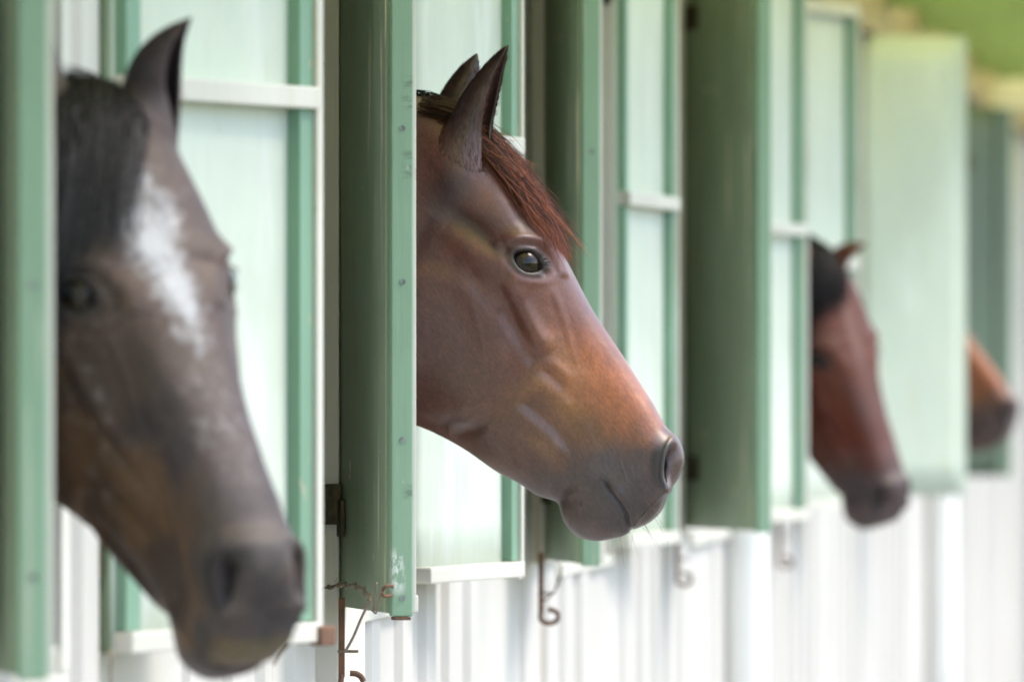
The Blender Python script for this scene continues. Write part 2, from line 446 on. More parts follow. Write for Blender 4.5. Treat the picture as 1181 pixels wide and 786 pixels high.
s5b = shutter((wx(20.75) + .02, 20.75), at(984, 0, 21.2)[:2], ZB, ZT, 'far', 'pale mint shutter behind the ear of the bay horse with black forelock', rails=(HC + .29,))
s6 = shutter((wx(23.40) + .015, 23.40), at(1112, 0, 23.55)[:2], ZB, HC + .985, 'near', 'plain pale mint shutter standing square to the wall', plain=True)
s7 = shutter((wx(28.30) + .0, 28.30), at(1163, 0, 28.6)[:2], ZB, HC + .95, 'near', 'small dark green shutter farthest along the wall', omat='shaded_dark')

# scuffs, rub marks and a scratch on the edge of the sharp shutter
m = M['edge'].copy(); m.name = 'scuffed_green_edge_paint'; nt = m.node_tree; b = nt.nodes['Principled BSDF']
src = b.inputs['Base Color'].links[0].from_socket
tc = N(nt, 'ShaderNodeTexCoord').outputs['Object']; sep = N(nt, 'ShaderNodeSeparateXYZ'); nt.links.new(tc, sep.inputs[0])
zb = HC - .3195; y2 = 11.42
def band(py0, py1, soft=.01):
    z1, z0 = at(0, py0, y2)[2] - zb, at(0, py1, y2)[2] - zb
    a = ramp(nt, sep.outputs['Z'], z0 - soft, z0 + soft); c = ramp(nt, sep.outputs['Z'], z1 + soft, z1 - soft)
    mm = N(nt, 'ShaderNodeMath', operation='MULTIPLY'); nt.links.new(a, mm.inputs[0]); nt.links.new(c, mm.inputs[1]); return mm.outputs[0]
def mul(a, c):
    mm = N(nt, 'ShaderNodeMath', operation='MULTIPLY')
    for i, q in enumerate((a, c)):
        if hasattr(q, 'node'): nt.links.new(q, mm.inputs[i])
        else: mm.inputs[i].default_value = q
    return mm.outputs[0]
sc1 = noise(nt, tc, 150, (1, 1.2, .35), 5, .7, (3, 1, 2)); yl = ramp(nt, sep.outputs['Y'], .008, -.004)
col = mixc(nt, mul(mul(mul(band(636, 682), ramp(nt, sc1, .44, .54)), yl), .9), src, (.62, .68, .62))
sc2 = noise(nt, tc, 120, (1, .25, 1), 4, .6, (6, 1, 2)); yr = ramp(nt, sep.outputs['Y'], -.006, .010)
for a_, c_ in ((84, 126), (174, 206), (560, 575)):
    col = mixc(nt, mul(mul(mul(band(a_, c_, .006), ramp(nt, sc2, .42, .62)), yr), .55), col, (.07, .10, .075))
nt.links.new(col, b.inputs['Base Color'])
for o in s2.children:
    if o.name.startswith('edge_strip'): o.data.materials[0] = m
# ------------------------------------------------------------------ latches, wires
def in_frame(px, py, y): return Vector(at(px, py, y))
def hook(px, y, z_top, z_bot, name='latch_hook', label=None, s=1.0):
    """a rusty flat rod that hangs on the wall below a shutter and ends in an upturned hook"""
    x = (px - 590.5) * y / F; p = loc_of((x, y, z_top))
    root = empty(name, (p.x, p.y, z_top), -TH, stable)
    L_ = z_top - z_bot
    if label: tag(root, label)
    bm = bmesh.new(); box(bm, -.0045, .0045, -.003, .003, -L_, .02, .001); obj('rod', bm, M['rust'], root)
    bm = bmesh.new(); r = .016 * s
    pts = [(0, 0, -L_ + .004)] + [(r * .9 + r * math.cos(a), -.002, -L_ - .001 - .35 * r + r * .75 * math.sin(a)) for a in np.linspace(math.pi * 1.1, math.pi * 2.55, 10)]
    tube(bm, smooth_path(pts, 3), .0042 * s, 8); obj('hook', bm, M['rust'], root, True)
    bm = bmesh.new(); box(bm, -.006, .024, -.005, .005, -L_ * .63, -L_ * .63 + .004, .001); obj('cross_pin', bm, M['wire'], root)
    return root
hook(394, 11.72, HC - .325, at(0, 780, 11.72)[2], label='rusty hook rod hanging in sharp focus below the scratched shutter')
hook(624, 14.5, HC - .318, at(0, 706, 14.5)[2])
hook(781, 17.3, HC - .312, at(0, 664, 17.3)[2])
hook(899, 20.3, HC - .30, at(0, 645, 20.3)[2])

def wire(name, pts, r, label, cat='wire', n=6, mat='wire'):
    bm = bmesh.new(); tube(bm, smooth_path([at(*p) for p in pts], n), r, 7)
    o = obj(name, bm, M[mat], None, True); tag(o, label, cat); return o
Yw = 11.56
bm = bmesh.new()
base = smooth_path([at(*p) for p in ((362, 678, 11.66), (378, 677, 11.64), (390, 674, 11.58), (400, 674, 11.53), (414, 676, 11.47), (424, 684, 11.43), (427, 690, 11.42), (424, 697, 11.42), (416, 714, 11.47), (407, 735, 11.57), (398, 751, 11.66))], 8)
tube(bm, base, .0020, 7)
tw = [(p[0] + .0035 * math.cos(i * .9), p[1] + .0035 * math.sin(i * .9) - .002, p[2] + .0035 * math.sin(i * .9 + 1)) for i, p in enumerate(base[:48])]
tube(bm, tw, .0016, 6)
tube(bm, smooth_path([at(*p) for p in ((434, 671, 11.4), (433, 684, 11.4), (431, 700, 11.4), (430, 704, 11.41))], 6), .002, 6)
tube(bm, smooth_path([at(*p) for p in ((430, 704, 11.41), (434, 706, 11.4), (438, 690, 11.4), (440, 682, 11.39))], 6), .0012, 6)
o = obj('tie_wire', bm, M['wire'], None, True); tag(o, 'twisted rusty tie wire slung round the foot of the scratched green shutter', 'wire')
bm = bmesh.new()
tube(bm, smooth_path([at(*p) for p in ((453, 676, 11.42), (446, 675, 11.40), (441, 681, 11.40), (443, 687, 11.40), (452, 686, 11.41))], 6), .0024, 7)
eye_o = obj('wire_eye', bm, M['rust'], None, True)
Ms2 = (Matrix.Translation((X0, 0, 0)) @ Matrix.Rotation(TH, 4, 'Z') @ Matrix.Translation(s2.location) @ Matrix.Rotation(s2.rotation_euler.z, 4, 'Z'))
eye_o.data.transform(Ms2.inverted()); eye_o.parent = s2
bm = bmesh.new(); w2 = math.hypot(at(464, 0, 11.42)[0] - at(393, 0, 11.86)[0], .44)
box(bm, w2 - .030, w2 - .022, .0, .024, .012, .036, .002); obj('rusty_clip', bm, M['wire'], s2)
bm = bmesh.new(); box(bm, w2 - .021, w2 + .001, -.012, .012, -.009, -.0045, .001); obj('rusty_cap', bm, M['rust'], s2)
wire('loose_wire', ((334, 740, 10.15), (328, 748, 10.12), (321, 757, 10.1), (316, 766, 10.12)), .0016, 'short loose wire end hanging below the muzzle of the horse with the blaze')
wire('hanging_wire', ((126, 748, 9.75), (128, 760, 9.74), (127, 775, 9.74), (129, 800, 9.74)), .0016, 'thin wire hanging straight down below the mint shutter at far left')
wire('slack_wire', ((648, 652, 14.7), (646, 664, 14.72), (640, 680, 14.76), (628, 692, 14.86)), .0022, 'thin slack wire beside the rusty hook under the second dark shutter')
bm = bmesh.new(); w1 = math.hypot(at(361, 0, 10.22)[0] - wx(9.755) - .022, 10.22 - 9.755)
box(bm, w1 - .045, w1 - .006, -.036, -.018, -.004, .020, .003); obj('rusty_bolt', bm, M['rust'], s1b)

# ------------------------------------------------------------------ the wing that closes the yard at the far end
wing = empty('wing_building', (wx(34.6) + .05, 35.2, 0))
tag(wing, 'pale end wall of a second stable wing at the far right edge of the photo', 'building')
bm = bmesh.new()
prof = [(-.5, 0)]; x = -.4
while x < 7:
    for dx, dy in ((0, 0), (.01, -.016), (.09, -.016), (.10, 0)): prof.append((x + dx, dy))
    x += .30
v0 = [bm.verts.new((x, y, 0)) for x, y in prof]; v1 = [bm.verts.new((x, y, 2.75)) for x, y in prof]
for i in range(len(prof) - 1): bm.faces.new((v0[i], v0[i + 1], v1[i + 1], v1[i]))
obj('wall', bm, M['wall'], wing)
bm = bmesh.new(); box(bm, -.5, 7, .002, 4, 2.75, 2.83); obj('roof', bm, M['roof'], wing)
bm = bmesh.new(); box(bm, -.5, 7, .9, 1.0, 0, 2.74); box(bm, 6.9, 7, .02, .89, 0, 2.74); obj('lining', bm, M['inside'], wing)
bm = bmesh.new(); box(bm, .33, .36, -.05, -.02, 0, .78, .004); obj('drain_pipe', bm, M['hinge'], wing)

# gravel strip in front of the boxes, lying on the grass
bm = bmesh.new(); pts = [(0.0, ya - 6), (3.0, ya - 6), (3.0, yb), (0.0, yb)]
bm.faces.new([bm.verts.new((*(Matrix.Translation((X0, 0, 0)) @ Matrix.Rotation(TH, 4, 'Z') @ Vector((a, b, 0))).xy, .004)) for a, b in pts])
tag(obj('gravel_path', bm, M['gravel']), kind='structure')

# ================================================================== HORSES
PXM = 767.0; EYE = (618.0, 302.0)
def UV(px, py): return ((px - EYE[0]) / PXM, (EYE[1] - py) / PXM)
ST = [  # top contour, bottom contour, half widths in mm at q = .03 .10 .22 .40 .60 .80 .93
 ((60, 215), (20, 800), (40, 75, 110, 140, 150, 130, 80)),
 ((180, 160), (150, 700), (38, 68, 98, 122, 126, 112, 70)),
 ((300, 122), (270, 590), (36, 62, 86, 104, 106, 92, 58)),
 ((400, 104), (370, 512), (35, 58, 76, 90, 92, 78, 48)),
 ((462, 108), (410, 478), (36, 58, 74, 86, 90, 80, 50)),
 ((510, 118), (428, 474), (42, 68, 80, 86, 90, 82, 52)),
 ((545, 143), (450, 482), (48, 77, 90, 90, 92, 82, 50)),
 ((577, 177), (474, 489), (52, 84, 98, 96, 92, 82, 48)),
 ((607, 222), (496, 497), (56, 91, 105, 100, 92, 80, 46)),
 ((632, 264), (518, 508), (56, 90, 104, 97, 90, 76, 43)),
 ((650, 295), (543, 523), (54, 78, 92, 93, 84, 69, 39)),
 ((665, 323), (573, 544), (47, 63, 75, 82, 73, 60, 36)),
 ((682, 355), (598, 557), (41, 55, 63, 69, 63, 51, 32)),
 ((702, 386), (618, 570), (36, 49, 56, 59, 55, 46, 29)),
 ((722, 416), (634, 575.5), (34, 46, 52, 53, 50, 42, 27)),
 ((741, 446), (644, 581.5), (33, 46, 51, 51, 48, 41, 27)),
 ((756, 470), (648, 595), (33, 47, 52, 51, 48, 42, 27)),
 ((768.5, 492), (656, 609), (33, 48, 54, 53, 49, 43, 27)),
 ((779, 502), (669, 619.5), (33, 50, 56, 54, 50, 43, 27)),
 ((786, 513), (689, 623.5), (31, 49, 56, 54, 49, 42, 26)),
 ((789, 527), (705, 621), (28, 46, 54, 53, 48, 40, 25)),
 ((786.5, 542), (719, 617), (25, 43, 51, 51, 46, 38, 24)),
 ((779.5, 556), (727, 611), (27, 43, 50, 51, 48, 41, 27)),
 ((771, 568), (733, 608.5), (24, 38, 45, 47, 44, 37, 24)),
 ((766, 583), (743, 605.5), (19, 31, 38, 40, 37, 30, 19)),
 ((758, 595), (752, 600), (8, 14, 17, 18, 17, 14, 8)),
]
QK = np.array([0, .03, .10, .22, .40, .60, .80, .93, 1.0]); TK = np.arccos(1 - 2 * QK)

def cspline(x, y, xi):
    """natural cubic spline, y may be 2-D"""
    x = np.asarray(x, float); y = np.asarray(y, float); n = len(x); h = np.diff(x)
    A = np.zeros((n, n)); b = np.zeros_like(y); A[0, 0] = A[-1, -1] = 1
    for i in range(1, n - 1):
        A[i, i - 1], A[i, i], A[i, i + 1] = h[i - 1], 2 * (h[i - 1] + h[i]), h[i]
        b[i] = 3 * ((y[i + 1] - y[i]) / h[i] - (y[i] - y[i - 1]) / h[i - 1])
    c = np.linalg.solve(A, b); k = np.clip(np.searchsorted(x, xi, side='right') - 1, 0, n - 2)
    d = xi - x[k]; hk = h[k]
    if y.ndim > 1: d = d[:, None]; hk = hk[:, None]
    bb = (y[k + 1] - y[k]) / hk - hk * (2 * c[k] + c[k + 1]) / 3
    return y[k] + bb * d + c[k] * d ** 2 + (c[k + 1] - c[k]) / (3 * hk) * d ** 3

class VNoise:
    def __init__(s, seed): s.t = np.random.RandomState(seed).rand(32, 32, 32)
    def one(s, p):
        i = np.floor(p).astype(int); f = p - i; f = f * f * (3 - 2 * f); o = 0
        for a in (0, 1):
            for b in (0, 1):
                for c in (0, 1):
                    wgt = (f[..., 0] if a else 1 - f[..., 0]) * (f[..., 1] if b else 1 - f[..., 1]) * (f[..., 2] if c else 1 - f[..., 2])
                    o = o + wgt * s.t[(i[..., 0] + a) % 32, (i[..., 1] + b) % 32, (i[..., 2] + c) % 32]
        return o
    def __call__(s, p, scale, oct=4):
        o = 0; a = .5; tot = 0
        for k in range(oct): o = o + a * s.one(p * scale * 2 ** k + 7.3 * k); tot += a; a *= .5
        return o / tot

def seg_dist(px, py, pts):
    best = np.full(px.shape, 1e9); par = np.zeros(px.shape); n = len(pts) - 1
    for k in range(n):
        (x0, y0), (x1, y1) = pts[k], pts[k + 1]; dx, dy = x1 - x0, y1 - y0
        t = np.clip(((px - x0) * dx + (py - y0) * dy) / (dx * dx + dy * dy), 0, 1)
        d = np.hypot(px - x0 - t * dx, py - y0 - t * dy); m = d < best
        best = np.where(m, d, best); par = np.where(m, (k + t) / n, par)
    return best, par
def line_f(px, py, pts, sig, amp, taper=True):
    d, t = seg_dist(px, py, pts); g = amp * np.exp(-.5 * (d / sig) ** 2)
    return g * (np.clip(np.minimum(t, 1 - t) / .22, 0, 1) ** .7 if taper else 1)
def gau(px, py, cx, cy, sx, sy, ang, amp):
    c, s = math.cos(R(ang)), math.sin(R(ang)); x = (px - cx) * c + (py - cy) * s; y = -(px - cx) * s + (py - cy) * c
    return amp * np.exp(-.5 * ((x / sx) ** 2 + (y / sy) ** 2))
def sstep(x, a, b): t = np.clip((x - a) / (b - a), 0, 1); return t * t * (3 - 2 * t)
def ell(px, py, cx, cy, rx, ry, ang):
    c, s = math.cos(R(ang)), math.sin(R(ang)); x = (px - cx) * c + (py - cy) * s; y = -(px - cx) * s + (py - cy) * c
    return np.sqrt((x / rx) ** 2 + (y / ry) ** 2), x, y

EYEC = (614.5, 303.5)
def relief(px, py):
    """height in mm along the surface normal, on the side of the face"""
    d = np.zeros_like(px)
    # eye: aperture, lids, brow
    _, x, y = ell(px, py, EYEC[0], EYEC[1], 1, 1, 24)
    r = ((abs(x) / 18.5) ** 1.55 + (abs(y + .5) / 12.0) ** 1.75) ** (1 / 1.65)
    up = sstep(-y, -3, 5)
    d += -15 * (1 - sstep(r, .86, 1.02))
    d += (.1 + 1.4 * up) * np.exp(-.5 * ((r - 1.2) / .15) ** 2)
    d += up * (-2.6 * np.exp(-.5 * ((r - 1.62) / .13) ** 2) + 4.2 * np.exp(-.5 * ((r - 2.1) / .28) ** 2))
    d += (1 - up) * (-1.0 * np.exp(-.5 * ((r - 1.55) / .15) ** 2) + .7 * np.exp(-.5 * ((r - 1.95) / .25) ** 2))
    d += line_f(px, py, [(588, 284), (604, 275), (622, 274), (636, 284)], 8, 6)
    d += line_f(px, py, [(628, 313), (636, 317)], 2.5, -3)
    d0 = d; d = np.zeros_like(px)
    # hollow above the eye, zygomatic arch
    d += gau(px, py, 548, 262, 24, 10, 30, -9) + gau(px, py, 575, 285, 18, 7, 30, -4)
    d += line_f(px, py, [(520, 262), (552, 288), (590, 318), (620, 335)], 12, 4.5)
    d += line_f(px, py, [(500, 250), (470, 300), (455, 340)], 10, -3)
    # facial crest and the veins below
    d += line_f(px, py, [(590, 322), (605, 350), (622, 385), (635, 408)], 7, 5.5)
    d += line_f(px, py, [(585, 352), (603, 385), (616, 408), (624, 420)], 7, -5.5)
    d += line_f(px, py, [(628, 424), (640, 434), (655, 447)], 3.2, -3.6)
    d += line_f(px, py, [(634, 415), (648, 425), (664, 440)], 5, 2.2)
    d += line_f(px, py, [(612, 436), (628, 445), (648, 462), (668, 476)], 7, 3.6)
    d += line_f(px, py, [(600, 455), (622, 474), (645, 494), (664, 524)], 6, -5)
    d += line_f(px, py, [(589, 464), (610, 486), (634, 508), (655, 528)], 8, 3.2)
    d += line_f(px, py, [(572, 486), (595, 512), (620, 537), (640, 556)], 6.5, -4.8)
    d += line_f(px, py, [(596, 530), (618, 546), (645, 566)], 6, 3)
    d += line_f(px, py, [(645, 330), (668, 372), (700, 425), (728, 470)], 9, 1.6)
    d += line_f(px, py, [(676, 470), (690, 495), (700, 520)], 6, -2)
    d += line_f(px, py, [(640, 330), (655, 375), (668, 420)], 3, 1.2)
    # masseter
    rm, _, _ = ell(px, py, 505, 395, 104, 86, 38)
    d += 7.0 * (1 - sstep(rm, .78, 1.06))
    d += line_f(px, py, [(604, 446), (578, 466), (552, 482), (516, 493)], 6, 2.6)
    d += line_f(px, py, [(600, 460), (576, 478), (548, 494), (520, 500)], 6, -2.6)
    d += line_f(px, py, [(545, 310), (562, 345), (582, 385), (598, 420)], 5, -1.4)
    d += line_f(px, py, [(548, 345), (560, 385), (566, 430)], 3, .8)
    d += line_f(px, py, [(525, 330), (540, 375), (545, 420), (530, 455)], 8, -1.0)
    d += gau(px, py, 526, 186, 19, 27, -25, 8)
    d = d0 + 1.2 * d
    # nostril
    rn, x, y = ell(px, py, 777.5, 536, 10.8, 27, 6)
    d += -21 * (1 - sstep(rn, .45, 1.0)) * (1 - .45 * sstep(x, -2, 9))
    d += 3.2 * np.exp(-.5 * ((rn - 1.15) / .14) ** 2) * (.25 + .75 * sstep(x, 5, -5))
    d += gau(px, py, 752, 512, 16, 9, 50, 2.5) + gau(px, py, 750, 545, 9, 18, 0, -1.8)
    # mouth
    ml = [(693, 551), (700, 556), (709, 568), (718, 580), (725, 592), (728, 608)]
    dist, par = seg_dist(px, py, ml)
    sg = np.zeros_like(px)                      # + on the upper lip side
    for (x0, y0), (x1, y1) in zip(ml, ml[1:]):
        near = np.hypot(px - (x0 + x1) / 2, py - (y0 + y1) / 2); cr = ((x1 - x0) * (py - y0) - (y1 - y0) * (px - x0)) / math.hypot(x1 - x0, y1 - y0)
        sg += -cr * np.exp(-(near / 7) ** 2)
    sg = np.tanh(sg * 1.5); tp = np.clip(par / .25, .35, 1)
    d += tp * (-3.4 * np.exp(-.5 * (dist / 1.9) ** 2) + sg * 2.0 * np.exp(-.5 * (dist / 9) ** 2) + .9 * np.exp(-.5 * ((dist - 7) / 4) ** 2))
    for q_ in range(7):                         # skin folds round the corner of the mouth
        x0 = 664 + q_ * 5; d += line_f(px, py, [(x0, 566 + q_ * 2.5), (x0 + 7, 578 + q_ * 2), (x0 + 9, 592 + q_ * 1.5)], 1.5, -.55)
    for q_ in range(5):
        d += line_f(px, py, [(716 + q_ * 8, 536 - q_ * 3), (722 + q_ * 7, 552), (732 + q_ * 6, 570)], 1.8, -.45)
    d += gau(px, py, 704, 578, 12, 16, 30, 2.8) + gau(px, py, 722, 560, 14, 16, 40, 3.0)
    d += line_f(px, py, [(690, 551), (684, 556), (681, 566)], 5, -2)
    d += gau(px, py, 686, 604, 20, 10, 15, 3) + gau(px, py, 716, 604, 8, 9, 0, 2.5)
    d += line_f(px, py, [(662, 570), (668, 588), (690, 590)], 6, -1.6)
    d += line_f(px, py, [(740, 570), (750, 580), (752, 592)], 4, -1.2)
    return d

def build_grid(NT, NQ):
    n = len(ST); Tc = np.array([s[0] for s in ST], float); Bc = np.array([s[1] for s in ST], float)
    Wd = np.array([(0,) + s[2] + (0,) for s in ST], float)
    mid = (Tc + Bc) / 2; ln = np.r_[0, np.cumsum(np.maximum(4, .5 * (np.hypot(*np.diff(Tc, axis=0).T) + np.hypot(*np.diff(Bc, axis=0).T))))]
    # denser where the face is in view
    keys = np.linspace(0, 1, 400); cdf = np.interp(keys * ln[-1], ln, np.arange(n))
    tt = np.r_[np.linspace(0, ln[4], NT // 8, endpoint=False), np.linspace(ln[4], ln[-1], NT - NT // 8)]
    T = cspline(ln, Tc, tt); B = cspline(ln, Bc, tt)
    Wt = np.stack([np.interp(tt, ln, Wd[:, k]) for k in range(len(QK))], 1)
    Ws = cspline(ln, Wd, tt); Wt = .75 * Ws + .25 * Wt
    th = np.linspace(0, math.pi, NQ)
    th = th + .25 * np.sin(2 * th) * -0.0
    W = np.stack([cspline(TK, Wt[i], th) for i in range(len(tt))])
    W = np.maximum(W, 0); W[:, 0] = 0; W[:, -1] = 0
    q = (1 - np.cos(th)) / 2
    P = T[:, None] * (1 - q)[None, :, None] + B[:, None] * q[None, :, None]
    return tt, ln, th, q, P, W / 1000

def normals(G):
    a = np.gradient(G, axis=0); b = np.gradient(G, axis=1); n = np.cross(a, b)
    return n / np.maximum(np.linalg.norm(n, axis=-1, keepdims=True), 1e-9)

def bend(V, psi, pitch, roll, rest=R(6), ndrop=0.0):
    """V in head space (u, w, v).  yaw about the throat, neck runs straight back to the wall"""
    V = V.copy(); u, w_, v = V[..., 0], V[..., 1], V[..., 2]
    up, vp = (470 - 618) / PXM, (302 - 230) / PXM
    wt = sstep(u, up - .16, up + .10)
    a = -pitch * wt; c, s = np.cos(a), np.sin(a)
    uu = up + (u - up) * c - (v - vp) * s; vv = vp + (u - up) * s + (v - vp) * c
    vv = vv - ndrop * sstep(uu, (548 - 618) / PXM, (430 - 618) / PXM) * sstep(vv, -.06, .14) - ndrop * 1.6 * sstep(uu, (430 - 618) / PXM, -.9)
    a = roll * wt; c, s = np.cos(a), np.sin(a)
    w2 = w_ * c - (vv - vp) * s; v2 = vp + (w_ * s + (vv - vp) * c)
    # yaw along u
    S = np.linspace(-1.2, 1.2, 1201); up2 = (420 - 618) / PXM
    yaw = rest + (psi - rest) * sstep(S, up2 - .16, up2 + .08)
    ds = S[1] - S[0]; X = np.cumsum(np.cos(yaw)) * ds; Y = np.cumsum(-np.sin(yaw)) * ds
    i0 = np.argmin(abs(S)); X -= X[i0]; Y -= Y[i0]
    x = np.interp(uu, S, X); y = np.interp(uu, S, Y); ya_ = np.interp(uu, S, yaw)
    return np.stack([x - w2 * np.sin(ya_), y - w2 * np.cos(ya_), v2], -1)

def mesh_obj(name, verts, faces, mat, parent, cols=None, smooth=True, flow=None):
    me = bpy.data.meshes.new(name); me.from_pydata(verts.tolist() if hasattr(verts, 'tolist') else verts, [], faces)
    if cols is not None:
        at_ = me.color_attributes.new('coat', 'FLOAT_COLOR', 'POINT')
        at_.data.foreach_set('color', np.c_[cols, np.ones(len(cols))].astype(np.float32).ravel())
    if flow is not None:
        fa = me.attributes.new('flow', 'FLOAT_VECTOR', 'POINT'); fa.data.foreach_set('vector', flow.astype(np.float32).ravel())
    me.materials.append(mat)
    if smooth: me.polygons.foreach_set('use_smooth', [True] * len(me.polygons))
    me.update(); return link(bpy.data.objects.new(name, me), parent)

def ear_geo(kd, HV, base, tip, opening, width=.029, n=40, m=30, bow=.02, curl=.95):
    """cupped leaf shaped ear in head space (u, w, v)"""
    base, tip, opening = (np.array(q, float) for q in (base, tip, opening))
    ax = tip - base; L = np.linalg.norm(ax); ax /= L; base = base - ax * .012; L += .012
    o = opening - ax * opening.dot(ax); o /= np.linalg.norm(o); p = np.cross(ax, o)
    V = []; hs = []
    hh = np.linspace(0, 1, n)
    rk = cspline([0, .15, .35, .55, .75, .9, 1], [.95, .97, 1.0, .90, .64, .34, .04], hh)
    open_ = np.interp(hh, [0, .2, .45, .8, 1], [.10, .30, .85, 1.25, 1.35])
    for i, h in enumerate(hh):
        C = base + ax * L * h - o * bow * math.sin(h * math.pi) * .8
        r = width * rk[i]
        row = []
        for side in (0, 1):
            rr = r if side == 0 else max(r - .0038, r * .55)
            ph = np.linspace(open_[i], 2 * math.pi - open_[i], m)
            if side: ph = ph[::-1]
            row += [C + rr * (math.cos(f) * o * curl + math.sin(f) * p) for f in ph]
        V += row; hs += [h] * (2 * m)
    V = np.array(V); hs_a = np.array(hs); F_ = []; k = 2 * m
    # the lowest third flares out of the skin of the head
    ring0 = V[:m]; Cb = base
    tgt = []
    for pnt in np.concatenate([ring0, V[m:k]]):
        d_ = pnt - Cb; d_ -= ax * d_.dot(ax); d_ /= max(np.linalg.norm(d_), 1e-6)
        q_ = Cb + ax * .012 + d_ * (width * 2.1)
        co_, idx_, ds_ = kd.find(q_); tgt.append(np.array(co_) - ax * .0012)
    tgt = np.array(tgt)
    # keep the target ring smooth
    for _ in range(8): tgt = (np.roll(tgt, 1, 0) + 2 * tgt + np.roll(tgt, -1, 0)) / 4
    for i, h in enumerate(hh):
        if h < .42:
            t_ = h / .42; wv = (t_ * t_ * (3 - 2 * t_)) ** .85
            V[i * k:(i + 1) * k] = tgt * (1 - wv) + V[i * k:(i + 1) * k] * wv
    for i in range(n - 1):
        for j in range(k):
            F_.append((i * k + j, i * k + (j + 1) % k, (i + 1) * k + (j + 1) % k, (i + 1) * k + j))
    F_.append(tuple(range((n - 1) * k, n * k)))
    inner = np.tile(np.r_[np.zeros(m), np.ones(m)], n)
    return V, F_, np.array(hs), inner

def lerp(a, b, t): return a + (np.asarray(b, float) - a) * t[..., None]

